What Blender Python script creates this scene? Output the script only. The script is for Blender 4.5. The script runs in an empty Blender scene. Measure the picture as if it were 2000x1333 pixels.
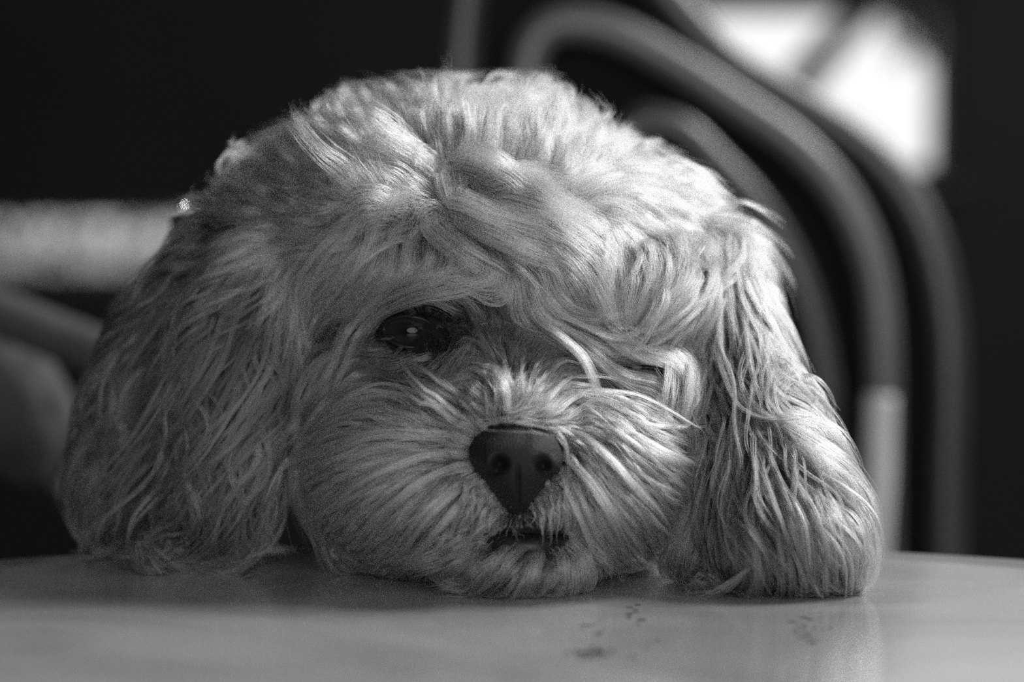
import bpy, bmesh, math, random
import numpy as np
from mathutils import Vector, Matrix
from mathutils.bvhtree import BVHTree
from mathutils.kdtree import KDTree

random.seed(7)
rng = np.random.default_rng(11)
scene = bpy.context.scene
COL = scene.collection

# ------------------------------------------------------------------ camera, world, sun, exposure
TT = 0.75                                   # table top height
FPX = 4722.0
CAM = Vector((0.0, -0.73, TT + 0.103))
PITCH = math.radians(2.014)
cam_d = bpy.data.cameras.new('camera')
cam_d.sensor_width = 36.0
cam_d.lens = FPX / 2000.0 * 36.0
cam_d.clip_start = 0.05
cam_d.clip_end = 100
cam_d.dof.use_dof = True
cam_d.dof.focus_distance = 0.742
cam_d.dof.aperture_fstop = 4.7
cam_d.dof.aperture_blades = 7
cam = bpy.data.objects.new('camera', cam_d)
COL.objects.link(cam)
cam.location = CAM
cam.rotation_euler = (math.pi / 2 - PITCH, 0, 0)
scene.camera = cam

world = bpy.data.worlds.new('overcast_sky')
scene.world = world
world.use_nodes = True
bg = world.node_tree.nodes['Background']
bg.inputs['Color'].default_value = (1, 1, 1, 1)
bg.inputs['Strength'].default_value = 1.0

sun_d = bpy.data.lights.new('sun', 'SUN')
sun_d.energy = 3.5
sun_d.angle = math.radians(20)
sun = bpy.data.objects.new('sun', sun_d)
COL.objects.link(sun)
sun_dir = Vector((0.66, 0.24, 0.74)).normalized()     # towards the sun: right and high
sun.rotation_euler = sun_dir.to_track_quat('Z', 'Y').to_euler()

fill_d = bpy.data.lights.new('front_fill', 'AREA')
fill_d.shape = 'ELLIPSE'
fill_d.size, fill_d.size_y = 3.0, 1.5
fill_d.energy = 66.0
fill = bpy.data.objects.new('front_fill', fill_d)       # added fill lamp before a closed wall, lights the face
COL.objects.link(fill)
fill.location = (0.6, -3.2, 1.35)
fill.rotation_euler = (math.radians(90), 0, 0)

scene.view_settings.view_transform = 'Standard'
scene.view_settings.look = 'None'
scene.view_settings.exposure = 0.0
scene.view_settings.gamma = 1.0
scene.view_settings.use_curve_mapping = False
scene.cycles.max_bounces = 5
scene.cycles.use_denoising = False


def W(px, py, y):
    """point of the ray through photo pixel (px,py) at depth plane y"""
    u = (666.5 - py) / FPX
    d = Vector(((px - 1000) / FPX, math.cos(PITCH) + u * math.sin(PITCH), u * math.cos(PITCH) - math.sin(PITCH)))
    return CAM + d * ((y - CAM.y) / d.y)


def ray(px, py):
    u = (666.5 - py) / FPX
    return Vector(((px - 1000) / FPX, math.cos(PITCH) + u * math.sin(PITCH), u * math.cos(PITCH) - math.sin(PITCH))).normalized()


# ------------------------------------------------------------------ helpers
def tag(o, label=None, cat=None, group=None, kind=None):
    if label: o['label'] = label
    if cat: o['category'] = cat
    if group: o['group'] = group
    if kind: o['kind'] = kind
    return o


def empty(name, loc):
    o = bpy.data.objects.new(name, None)
    COL.objects.link(o)
    o.location = loc
    return o


def link(name, me, mat, parent=None, smooth=True):
    if mat: me.materials.append(mat)
    if smooth and isinstance(me, bpy.types.Mesh):
        me.polygons.foreach_set('use_smooth', [True] * len(me.polygons))
    o = bpy.data.objects.new(name, me)
    COL.objects.link(o)
    if parent:
        o.parent = parent
        o.matrix_parent_inverse = Matrix.Translation(parent.location).inverted()
    return o


def from_bm(name, bm, mat, parent=None, smooth=True):
    bmesh.ops.recalc_face_normals(bm, faces=bm.faces[:])
    me = bpy.data.meshes.new(name)
    bm.to_mesh(me)
    bm.free()
    return link(name, me, mat, parent, smooth)


def add_box(bm, lo, hi, bevel=0.0):
    r = bmesh.ops.create_cube(bm, size=1.0)
    vs = r['verts']
    for v in vs:
        v.co = Vector([lo[i] + (v.co[i] + 0.5) * (hi[i] - lo[i]) for i in range(3)])
    if bevel:
        es = list({e for v in vs for e in v.link_edges})
        bmesh.ops.bevel(bm, geom=es, offset=bevel, segments=3, affect='EDGES', profile=0.5)


def catmull(pts, n):
    P = [Vector(p) for p in pts]
    P = [P[0] * 2 - P[1]] + P + [P[-1] * 2 - P[-2]]
    m = len(P) - 3
    out = []
    for i in range(n):
        f = i / (n - 1) * m
        k = min(int(f), m - 1)
        t = f - k
        a, b, c, d = P[k:k + 4]
        out.append(0.5 * ((2 * b) + (c - a) * t + (2 * a - 5 * b + 4 * c - d) * t * t + (3 * b - a - 3 * c + d) * t ** 3))
    return out


def add_tube(bm, pts, rad, seg=12, cap=True):
    """rad: number or list per point"""
    n = len(pts)
    pts = [Vector(p) for p in pts]
    rads = rad if hasattr(rad, '__len__') else [rad] * n
    up = None
    rings = []
    for i in range(n):
        t = (pts[min(i + 1, n - 1)] - pts[max(i - 1, 0)]).normalized()
        if up is None:
            up = t.orthogonal().normalized()
        up = (up - t * up.dot(t)).normalized()
        b = t.cross(up)
        rings.append([bm.verts.new(pts[i] + (up * math.cos(a) + b * math.sin(a)) * rads[i])
                      for a in [2 * math.pi * k / seg for k in range(seg)]])
    for i in range(n - 1):
        for k in range(seg):
            bm.faces.new((rings[i][k], rings[i][(k + 1) % seg], rings[i + 1][(k + 1) % seg], rings[i + 1][k]))
    if cap:
        bm.faces.new(rings[0][::-1])
        bm.faces.new(rings[-1])


def add_lathe(bm, prof, c, seg=64):
    c = Vector(c)
    rings = []
    for r, z in prof:
        if r < 1e-6:
            rings.append([bm.verts.new(c + Vector((0, 0, z)))])
        else:
            rings.append([bm.verts.new(c + Vector((r * math.cos(2 * math.pi * k / seg), r * math.sin(2 * math.pi * k / seg), z))) for k in range(seg)])
    for a, b in zip(rings, rings[1:]):
        for k in range(seg):
            k2 = (k + 1) % seg
            if len(a) == 1 and len(b) == 1: continue
            if len(a) == 1: bm.faces.new((a[0], b[k2], b[k]))
            elif len(b) == 1: bm.faces.new((a[k], a[k2], b[0]))
            else: bm.faces.new((a[k], a[k2], b[k2], b[k]))


def add_ellipsoid(bm, c, r, rot=None, u=24, v=14):
    res = bmesh.ops.create_uvsphere(bm, u_segments=u, v_segments=v, radius=1.0)
    M = Matrix.Translation(Vector(c)) @ (rot.to_4x4() if rot else Matrix.Identity(4)) @ Matrix.Diagonal((r[0], r[1], r[2], 1))
    bmesh.ops.transform(bm, matrix=M, verts=res['verts'])


# ------------------------------------------------------------------ materials
def mat(name, g, rough=0.6, noise=0.0, nscale=30.0, bump=0.0, bscale=200.0, metal=0.0, spec=0.5, coat=0.0):
    m = bpy.data.materials.new(name)
    m.use_nodes = True
    nt = m.node_tree
    b = nt.nodes['Principled BSDF']
    b.inputs['Base Color'].default_value = (g, g, g, 1)
    b.inputs['Roughness'].default_value = rough
    b.inputs['Metallic'].default_value = metal
    b.inputs['Specular IOR Level'].default_value = spec
    b.inputs['Coat Weight'].default_value = coat
    tc = nt.nodes.new('ShaderNodeTexCoord')
    if noise:
        n = nt.nodes.new('ShaderNodeTexNoise')
        n.inputs['Scale'].default_value = nscale
        n.inputs['Detail'].default_value = 5
        nt.links.new(tc.outputs['Object'], n.inputs['Vector'])
        r = nt.nodes.new('ShaderNodeMapRange')
        r.inputs['From Min'].default_value = 0.3
        r.inputs['From Max'].default_value = 0.7
        r.inputs['To Min'].default_value = g * (1 - noise)
        r.inputs['To Max'].default_value = g * (1 + noise)
        nt.links.new(n.outputs['Fac'], r.inputs['Value'])
        nt.links.new(r.outputs['Result'], b.inputs['Base Color'])
    if bump:
        n = nt.nodes.new('ShaderNodeTexVoronoi')
        n.inputs['Scale'].default_value = bscale
        nt.links.new(tc.outputs['Object'], n.inputs['Vector'])
        bp = nt.nodes.new('ShaderNodeBump')
        bp.inputs['Strength'].default_value = bump
        bp.inputs['Distance'].default_value = 0.001
        nt.links.new(n.outputs['Distance'], bp.inputs['Height'])
        nt.links.new(bp.outputs['Normal'], b.inputs['Normal'])
    return m


M_WALL = mat('dark_paint', 0.012, 0.8, 0.3, 2.0)
M_FLOOR = mat('dark_stone_floor', 0.05, 0.7, 0.3, 3.0)
M_CEIL = mat('dark_ceiling', 0.012, 0.9, 0.2, 3.0)
M_WOOD = mat('dark_bentwood', 0.045, 0.34, 0.3, 8.0)
M_PALE = mat('pale_paint', 0.55, 0.45, 0.08, 20.0)
M_PAD = mat('grey_upholstery', 0.05, 0.85, 0.15, 60.0)
M_BLACK = mat('black_iron', 0.012, 0.4)
M_CHROME = mat('polished_metal', 0.85, 0.08, metal=1.0)
M_SKIN = mat('undercoat', 0.03, 0.9)
_a = M_SKIN.node_tree.nodes.new('ShaderNodeAttribute'); _a.attribute_name = 'undercoat'
M_SKIN.node_tree.nodes['Principled BSDF'].inputs['Specular IOR Level'].default_value = 0.08
M_SKIN.node_tree.links.new(_a.outputs['Fac'], M_SKIN.node_tree.nodes['Principled BSDF'].inputs['Base Color'])
M_NOSE = mat('nose_leather', 0.007, 0.7, 0.2, 300, bump=0.35, bscale=1500.0, spec=0.35)
M_LID = mat('eyelid_skin', 0.006, 0.42, spec=.3)
M_LEAF = mat('leaf', 0.35, 0.6, 0.3, 6.0)
M_BARK = mat('bark', 0.04, 0.9, 0.4, 20.0)
M_FRAME = mat('dark_window_frame', 0.02, 0.5)


def hair_mat(name, rough=0.35, radial=0.5):
    m = bpy.data.materials.new(name)
    m.use_nodes = True
    nt = m.node_tree
    nt.nodes.remove(nt.nodes['Principled BSDF'])
    out = nt.nodes['Material Output']
    h = nt.nodes.new('ShaderNodeBsdfHairPrincipled')
    h.parametrization = 'COLOR'
    h.inputs['Roughness'].default_value = rough
    h.inputs['IOR'].default_value = 1.45
    h.inputs['Radial Roughness'].default_value = radial
    h.inputs['Random Roughness'].default_value = 0.2
    a = nt.nodes.new('ShaderNodeAttribute')
    a.attribute_name = 'coat'
    nt.links.new(a.outputs['Fac'], h.inputs['Color'])
    nt.links.new(h.outputs[0], out.inputs['Surface'])
    return m


M_HAIR = hair_mat('dog_hair')

# table top material: pale stone with faint veins and small dark flecks, glossy
M_STONE = bpy.data.materials.new('polished_pale_stone')
M_STONE.use_nodes = True
nt = M_STONE.node_tree
b = nt.nodes['Principled BSDF']
tc = nt.nodes.new('ShaderNodeTexCoord')
n1 = nt.nodes.new('ShaderNodeTexNoise'); n1.inputs['Scale'].default_value = 9; n1.inputs['Detail'].default_value = 6; n1.inputs['Distortion'].default_value = 1.2
r1 = nt.nodes.new('ShaderNodeValToRGB')
r1.color_ramp.elements[0].position = 0.30; r1.color_ramp.elements[0].color = (0.22, 0.22, 0.22, 1)
r1.color_ramp.elements[1].position = 0.60; r1.color_ramp.elements[1].color = (0.34, 0.34, 0.34, 1)
nt.links.new(tc.outputs['Object'], n1.inputs['Vector'])
nt.links.new(n1.outputs['Fac'], r1.inputs['Fac'])
nt.links.new(r1.outputs['Color'], b.inputs['Base Color'])
n2 = nt.nodes.new('ShaderNodeTexNoise'); n2.inputs['Scale'].default_value = 14
nt.links.new(tc.outputs['Object'], n2.inputs['Vector'])
r2 = nt.nodes.new('ShaderNodeMapRange')
r2.inputs['To Min'].default_value = 0.10; r2.inputs['To Max'].default_value = 0.24
b.inputs['Specular IOR Level'].default_value = 0.75
nt.links.new(n2.outputs['Fac'], r2.inputs['Value'])
nt.links.new(r2.outputs['Result'], b.inputs['Roughness'])
M_FLECK = mat('dark_fleck', 0.03, 0.7)

# ------------------------------------------------------------------ setting
WY = 5.0


def struct(name, boxes, m, bevel=0.0, parent=None):
    bm = bmesh.new()
    for lo, hi in boxes: add_box(bm, lo, hi, bevel)
    o = from_bm(name, bm, m, parent, smooth=False)
    if not parent: o['kind'] = 'structure'
    return o


struct('floor', [((-4, -4, -0.1), (5, 12, 0.0))], M_FLOOR)
wx0 = W(1385, 0, WY).x - 0.12; wx1 = W(1862, 0, WY).x
wz0 = W(0, 352, WY).z; wz1 = 1.47
lx0 = -2.2; lx1 = W(350, 0, WY).x + 0.25
lz0 = W(0, 560, WY).z; lz1 = W(0, 402, WY).z
TOP = 1.53
struct('wall_back', [((-3.2, WY, 0), (lx0, WY + .15, 3.0)), ((lx0, WY, 0), (lx1, WY + .15, lz0)), ((lx0, WY, lz1), (lx1, WY + .15, 3.0)),
                     ((lx1, WY, 0), (-0.15, WY + .15, 3.0)), ((-0.15, WY, 0), (wx0, WY + .15, TOP)), ((wx0, WY, 0), (wx1, WY + .15, wz0)),
                     ((wx0, WY, wz1), (wx1, WY + .15, TOP)), ((wx1, WY, 0), (3.35, WY + .15, TOP))], M_WALL)
struct('wall_left', [((-3.35, -3.5, 0), (-3.2, WY + .15, 3.0))], M_WALL)
struct('ceiling', [((-3.35, -3.65, 3.0), (1.0, WY + .15, 3.1))], M_CEIL)
struct('added_wall_front', [((-3.35, -3.65, 0), (3.2, -3.5, 3.0))], M_WALL)  # added unseen wall, cuts the sky light from the front
struct('added_wall_right', [((3.2, -3.65, 0), (3.35, WY + .15, 2.0))], M_WALL)  # added unseen wall, keeps low sky light out on the right
struct('wall_garden', [((-4.0, WY + 2.4, 0), (-0.2, WY + 2.6, 0.90))], mat('pale_render', 0.75, 0.9, 0.2, 3.0))


def window(name, x0, x1, z0, z1):
    e = empty(name, (0.5 * (x0 + x1), WY, z0)); e['kind'] = 'structure'
    f = 0.035
    struct('window_frame', [((x0, WY + .04, z0), (x0 + f, WY + .11, z1)), ((x1 - f, WY + .04, z0), (x1, WY + .11, z1)),
                            ((x0, WY + .04, z0), (x1, WY + .11, z0 + f)), ((x0, WY + .04, z1 - f), (x1, WY + .11, z1))], M_FRAME, 0.004, e)
    struct('window_sill', [((x0 - .03, WY - .06, z0 - .03), (x1 + .03, WY + .02, z0))], M_FRAME, 0.004, e)
    return e


window('window_1', wx0, wx1, wz0, wz1)
window('window_2', lx0, lx1, lz0, lz1)


# ------------------------------------------------------------------ plants outside the openings
def leaf_cloud(bm, c, r, n, size):
    for _ in range(n):
        d = Vector((random.gauss(0, 1), random.gauss(0, 1), random.gauss(0, 1))).normalized() * (random.random() ** 0.4)
        p = Vector(c) + Vector((d.x * r[0], d.y * r[1], d.z * r[2]))
        a = Vector((random.gauss(0, 1), random.gauss(0, 1), random.gauss(0, 1))).normalized()
        s = a.orthogonal().normalized()
        L = size * random.uniform(.6, 1.3)
        v = [bm.verts.new(p), bm.verts.new(p + a * L * .5 + s * L * .28), bm.verts.new(p + a * L), bm.verts.new(p + a * L * .5 - s * L * .28)]
        bm.faces.new(v)


def shrub(c, r, n, size, label, group=None):
    e = tag(empty('garden_shrub', (c[0], c[1], 0)), label, 'shrub', group)
    bm = bmesh.new()
    leaf_cloud(bm, c, r, n, size)
    f = from_bm('foliage', bm, M_LEAF, e, smooth=False); f['kind'] = 'stuff'
    bm = bmesh.new()
    for k in range(4):
        add_tube(bm, catmull([(c[0], c[1], 0), (c[0] + random.uniform(-.1, .1), c[1], c[2] * .5), (c[0] + random.uniform(-.5, .5) * r[0], c[1], c[2])], 8), 0.012, 6)
    from_bm('stem', bm, M_BARK, e)
    return e


shrub((-1.35, WY + 0.9, 0.74), (.32, .3, .25), 1000, 0.06, 'pale sunlit shrub glowing out of focus at the left edge behind the dog')
shrub((-1.06, WY + 1.75, 0.74), (.34, .3, .24), 800, 0.06, 'pale sunlit shrub out of focus just beside the ear in the low opening')
# tree outside the right opening: a leaning limb and leaves at the upper right
tr = tag(empty('garden_tree', (0.95, WY + 1.0, 0)), 'dark leaning tree limb against the bright sky in the upper right', 'tree')
bm = bmesh.new()
add_tube(bm, catmull([W(1480, 420, WY + 1.0), W(1545, 200, WY + 1.0), W(1620, 90, WY + 1.0), W(1690, 20, WY + 1.0), W(1820, -120, WY + 1.0)], 16),
         [0.055 - 0.02 * i / 15 for i in range(16)], 8)
from_bm('limb', bm, M_BARK, tr)
bm = bmesh.new()
leaf_cloud(bm, W(1850, 40, WY + 1.0), (.17, .1, .12), 500, 0.06)
leaf_cloud(bm, W(1870, 330, WY + 1.0), (.06, .1, .12), 200, 0.06)
f = from_bm('foliage', bm, M_BARK, tr, smooth=False); f['kind'] = 'stuff'
bm = bmesh.new()
add_tube(bm, catmull([(0.95, WY + 1.0, 0), (0.9, WY + 1.0, .5), W(1480, 420, WY + 1.0)], 8), 0.035, 8)
from_bm('trunk', bm, M_BARK, tr)

# ------------------------------------------------------------------ round table
TC = Vector((0.0, 0.14 - 0.34, 0)); TR = 0.34
tb = tag(empty('round_table', (TC.x, TC.y, 0)), 'small round table with pale polished stone top under the dog', 'table')
bm = bmesh.new()
add_lathe(bm, [(0, TT - .022), (TR - .012, TT - .022), (TR - .004, TT - .018), (TR, TT - .011), (TR - .0015, TT - .004), (TR - .005, TT), (TR - .03, TT), (TR * .6, TT), (0, TT)], (TC.x, TC.y, 0), 128)
top = from_bm('tabletop', bm, M_STONE, tb)
m = top.modifiers.new('w', 'WEIGHTED_NORMAL')
bm = bmesh.new()
add_lathe(bm, [(0, .03), (.2, .03), (.22, .022), (.22, 0), (0, 0)], (TC.x, TC.y, 0), 48)
from_bm('base', bm, M_BLACK, tb)
bm = bmesh.new()
add_lathe(bm, [(.05, .03), (.03, .06), (.026, .12), (.026, .62), (.035, .68), (.09, TT - .022)], (TC.x, TC.y, 0), 32)
from_bm('column', bm, M_BLACK, tb)
# dark chips in the polished surface, flat specks of their own
bm = bmesh.new()


def fleck(px, py, n, sx, sy, s0):
    for _ in range(n):
        x, y = px + random.gauss(0, sx), py + random.gauss(0, sy)
        p = CAM + ray(x, y) * ((TT - CAM.z) / ray(x, y).z)
        k = 7
        L = s0 * random.uniform(.5, 1.9)
        ang = random.uniform(-.7, .7)
        vs = []
        for j in range(k):
            a = 2 * math.pi * j / k
            q = Vector((math.cos(a) * L * random.uniform(.6, 1.3), math.sin(a) * L * random.uniform(.4, .9), 0))
            q.rotate(Matrix.Rotation(ang, 3, 'Z'))
            vs.append(bm.verts.new((p.x + q.x, p.y + q.y, TT + 0.00015)))
        bm.faces.new(vs)


fleck(1240, 1212, 16, 9, 12, .0008)
fleck(1158, 1276, 34, 26, 7, .0009)
fleck(1570, 1228, 18, 16, 12, .0009)
fleck(1165, 1228, 8, 14, 6, .0006)
fleck(480, 1126, 10, 10, 8, .0010)
fleck(474, 1112, 8, 8, 4, .0008)
fleck(1280, 1258, 4, 20, 4, .0005)
fleck(1300, 1225, 3, 60, 30, .0004)
fl = from_bm('chip', bm, M_FLECK, tb, smooth=False); fl['kind'] = 'stuff'

# ------------------------------------------------------------------ bentwood chair at the right
CY = 0.86
ch = tag(empty('bentwood_chair', (0.25, CY, 0)), 'dark bentwood chair with nested curved back hoops right of the dog', 'chair')


def hoop(name, pts, rad, m, y0=CY, parent=ch, n=40, label=None):
    bm = bmesh.new()
    add_tube(bm, catmull([W(p[0], p[1], y0 + (p[2] if len(p) > 2 else 0)) for p in pts], n), rad, 14)
    o = from_bm(name, bm, m, parent)
    if label: o['label'] = label
    return o


hoop('outer_hoop', [(905, 1690), (905, 900), (900, 300), (905, 40), (960, -160), (1120, -190), (1290, -20), (1420, 120), (1560, 205), (1700, 300), (1800, 440), (1845, 620), (1850, 800), (1845, 1000), (1845, 1690)], 0.0130, M_WOOD)
hoop('middle_hoop', [(1015, 1690, -.02), (1020, 600, -.02), (1020, 200, -.02), (1060, 60, -.02), (1180, 55, -.02), (1310, 120, -.02), (1440, 205, -.02), (1560, 290, -.02), (1650, 395, -.02), (1705, 530, -.02), (1722, 700, -.02), (1722, 900, -.02), (1720, 1690, -.02)], 0.0118, mat('highlit_bentwood', 0.11, 0.34, 0.3, 8.0))  # lighter wood paints the highlight on this hoop
hoop('inner_hoop', [(1180, 1690, -.04), (1180, 500, -.04), (1230, 260, -.04), (1320, 250, -.04), (1400, 320, -.04), (1490, 420, -.04), (1560, 550, -.04), (1600, 700, -.04), (1612, 900, -.04), (1612, 1690, -.04)], 0.0105, M_WOOD)
hoop('arm_post', [(1718, 775, -.12), (1716, 850, -.12), (1713, 950, -.12), (1704, 1080, -.12), (1690, 1400, -.12), (1640, 3225, -.12)], 0.0098, M_PALE, label='pale painted upright arm post')
bm = bmesh.new()
add_lathe(bm, [(0, .44), (.20, .44), (.215, .45), (.215, .465), (.20, .475), (0, .478)], (0.127, CY + .20, 0), 48)
from_bm('seat', bm, M_WOOD, ch)
for sx, sy in ((-1, -1), (1, -1), (-1, 1), (1, 1)):
    bm = bmesh.new()
    add_tube(bm, [(0.127 + sx * .14, CY + .20 + sy * .14, .45), (0.127 + sx * .18, CY + .20 + sy * .18, 0)], [.017, .013], 12)
    from_bm('leg', bm, M_WOOD, ch)
bm = bmesh.new()
vs = [W(x, y, CY + .012) for x, y in ((905, 300), (905, 60), (960, -150), (1120, -180), (1290, -10), (1420, 130), (1560, 215), (1700, 310), (1795, 445), (1838, 620), (1843, 800), (1838, 1000), (1838, 1250), (905, 1250))]
f = bm.faces.new([bm.verts.new(v) for v in vs])
r = bmesh.ops.extrude_face_region(bm, geom=[f])
bmesh.ops.translate(bm, verts=[v for v in r['geom'] if isinstance(v, bmesh.types.BMVert)], vec=(0, .012, 0))
o = from_bm('added_backing', bm, mat('dark_backing', 0.01, 0.9, spec=0.1), ch, smooth=False)  # added dark sheet, blocks the bright opening behind the hoops

# ------------------------------------------------------------------ padded bench on which the dog sits
bn = tag(empty('padded_armchair', (-0.05, 0.42, 0)), 'blurred grey padded armchair with sloping arm at the left behind the dog', 'armchair')
bm = bmesh.new()
add_box(bm, (-0.34, 0.155, 0.36), (0.12, 0.62, 0.47), 0.03)
from_bm('seat_cushion', bm, M_PAD, bn)
bm = bmesh.new()
AY = 0.50
add_tube(bm, catmull([W(-260, 520, AY), W(-60, 590, AY), W(90, 650, AY), W(230, 705, AY), W(330, 760, AY)], 16), [.02] + [.0125] * 14 + [.010], 16)
from_bm('armrest', bm, M_PAD, bn)
bm = bmesh.new()
vs = [W(-260, 620, AY + .01), W(40, 670, AY + .01), W(110, 790, AY + .01), W(150, 870, AY + .01), W(120, 960, AY + .01), W(95, 985, AY + .01), W(30, 930, AY + .01), W(-260, 880, AY + .01)]
f = bm.faces.new([bm.verts.new(v) for v in vs])
r = bmesh.ops.extrude_face_region(bm, geom=[f])
bmesh.ops.translate(bm, verts=[v for v in r['geom'] if isinstance(v, bmesh.types.BMVert)], vec=(0, .06, 0))
bmesh.ops.bevel(bm, geom=bm.edges[:], offset=0.008, segments=2, affect='EDGES')
from_bm('side_pad', bm, M_PAD, bn)
bm = bmesh.new()
q = W(352, 408, .20)
add_tube(bm, [q - Vector((0, 0, .004)), q + Vector((.02, .02, -.14)), (q.x + .01, q.y + .02, .40)], .004, 8)
from_bm('arm_stake', bm, M_BLACK, bn)
bm = bmesh.new()
add_ellipsoid(bm, W(355, 406, .20), (.0024, .0024, .0024))
o = from_bm('finial', bm, M_CHROME, bn); o['label'] = 'small shiny metal knob'
for x in (-.31, .09):
    for y in (.19, .58):
        bm = bmesh.new(); add_tube(bm, [(x, y, .38), (x, y, 0)], [.018, .014], 10)
        from_bm('leg', bm, M_BLACK, bn)

# ------------------------------------------------------------------ the dog: one continuous body mesh
_U, _V = 24, 14
BV, BF = [], []
_tv = [(0, 0, 1)] + [(math.sin(math.pi * i / _V) * math.cos(2 * math.pi * k / _U), math.sin(math.pi * i / _V) * math.sin(2 * math.pi * k / _U), math.cos(math.pi * i / _V))
                     for i in range(1, _V) for k in range(_U)] + [(0, 0, -1)]
_tf = [(0, 1 + k, 1 + (k + 1) % _U) for k in range(_U)]
_tf += [(1 + i * _U + k, 1 + (i + 1) * _U + k, 1 + (i + 1) * _U + (k + 1) % _U, 1 + i * _U + (k + 1) % _U) for i in range(_V - 2) for k in range(_U)]
_tf += [(len(_tv) - 1, 1 + (_V - 2) * _U + (k + 1) % _U, 1 + (_V - 2) * _U + k) for k in range(_U)]


def blob(c, r):
    o = len(BV)
    BV.extend((c[0] + x * r[0], c[1] + y * r[1], c[2] + z * r[2]) for x, y, z in _tv)
    BF.extend(tuple(v + o for v in f) for f in _tf)


def ell(px, py, y, rx, ry, rz):
    blob(W(px, py, y), (rx, ry, rz))


def chain(ps):
    for (p, r), (q, s) in zip(ps, ps[1:]):
        p, q = Vector(p), Vector(q)
        n = 6
        for i in range(n + (0)):
            t = i / n
            blob(p.lerp(q, t), [r[k] * (1 - t) + s[k] * t for k in range(3)])
    p, r = ps[-1]
    blob(p, r)


# skull, brow, cheeks, muzzle, chin
ell(870, 425, .098, .066, .066, .034)
ell(1160, 535, .100, .042, .055, .033)
ell(640, 460, .098, .035, .045, .026)
ell(960, 400, .096, .052, .05, .030)
ell(940, 530, .092, .074, .066, .042)
ell(990, 560, .064, .052, .048, .030)
ell(830, 560, .055, .026, .026, .016)
ell(1210, 590, .054, .028, .028, .018)
ell(985, 760, .052, .050, .045, .030)
ell(800, 800, .052, .032, .034, .030)
ell(1222, 825, .052, .025, .034, .028)
ell(1005, 800, .024, .018, .034, .014)
ell(1005, 900, .020, .026, .030, .020)
ell(968, 985, .009, .012, .014, .011)
ell(1052, 985, .009, .012, .014, .011)
ell(835, 930, .026, .034, .032, .024)
ell(1160, 935, .026, .026, .032, .024)
ell(755, 930, .042, .024, .030, .022)
ell(1015, 1096, .012, .025, .024, .0088)
ell(980, 1025, .060, .055, .050, .013)
# neck, chest, trunk
Z = TT
chain([((-.005, .10, Z + .062), (.062, .05, .046)), ((-.005, .205, Z + .018), (.06, .042, .052)), ((-.005, .245, Z - .09), (.075, .06, .085)),
       ((0, .33, Z - .13), (.085, .085, .09)), ((0, .44, Z - .17), (.09, .09, .10))])
for s in (-1, 1):
    chain([((s * .05, .25, Z - .13), (.03, .03, .05)), ((s * .055, .235, Z - .21), (.02, .022, .03)), ((s * .055, .225, Z - .258), (.018, .02, .02)), ((s * .055, .205, Z - .264), (.020, .028, .015))])
    chain([((s * .07, .45, Z - .19), (.04, .07, .06)), ((s * .085, .40, Z - .24), (.03, .05, .032)), ((s * .085, .34, Z - .262), (.022, .04, .017))])
chain([((0, .52, Z - .19), (.02, .03, .02)), ((.03, .57, Z - .17), (.015, .02, .015)), ((.05, .585, Z - .12), (.01, .015, .015))])
# ears
ER = [(W(600, 470, .085), (.020, .016, .018)), (W(520, 570, .068), (.018, .013, .022)), (W(470, 720, .056), (.018, .012, .026)), (W(440, 850, .052), (.019, .011, .024)), (W(430, 960, .052), (.017, .009, .014))]
chain(ER)
ER2 = [(W(570, 480, .100), (.022, .014, .018)), (W(445, 570, .102), (.020, .012, .022)), (W(350, 700, .100), (.021, .011, .024)), (W(290, 820, .098), (.019, .010, .024)), (W(255, 930, .098), (.017, .008, .015))]
chain(ER2)
IR = [(W(1370, 640, .065), (.012, .012, .016)), (W(1365, 760, .058), (.012, .010, .018)), (W(1365, 900, .045), (.013, .009, .018)), (W(1375, 1030, .030), (.014, .008, .014))]
chain(IR)
EL = [(W(1385, 570, .075), (.016, .018, .018)), (W(1420, 680, .062), (.014, .014, .022)), (W(1450, 800, .046), (.017, .012, .022)), (W(1500, 930, .026), (.021, .011, .022)), (W(1545, 1055, .004), (.021, .010, .014))]
chain(EL)
me = bpy.data.meshes.new('dog')
me.from_pydata(BV, [], BF)
tmp = bpy.data.objects.new('tmp', me)
COL.objects.link(tmp)
rm = tmp.modifiers.new('r', 'REMESH'); rm.mode = 'VOXEL'; rm.voxel_size = 0.0028
sm = tmp.modifiers.new('s', 'SMOOTH'); sm.iterations = 8; sm.factor = 0.5
dg = bpy.context.evaluated_depsgraph_get()
dog_me = bpy.data.meshes.new_from_object(tmp.evaluated_get(dg))
bpy.data.objects.remove(tmp)
bpy.data.meshes.remove(me)
dog_me.name = 'dog'
dog_me.materials.clear()
dog = link('dog', dog_me, M_SKIN)
tag(dog, 'shaggy pale long-eared dog resting its chin on the round table', 'dog')

bvh = BVHTree.FromObject(dog, bpy.context.evaluated_depsgraph_get())


def surf(px, py, ydef=None):
    hit, n, i, d = bvh.ray_cast(CAM, ray(px, py), 1.2)
    return hit, n


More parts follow.
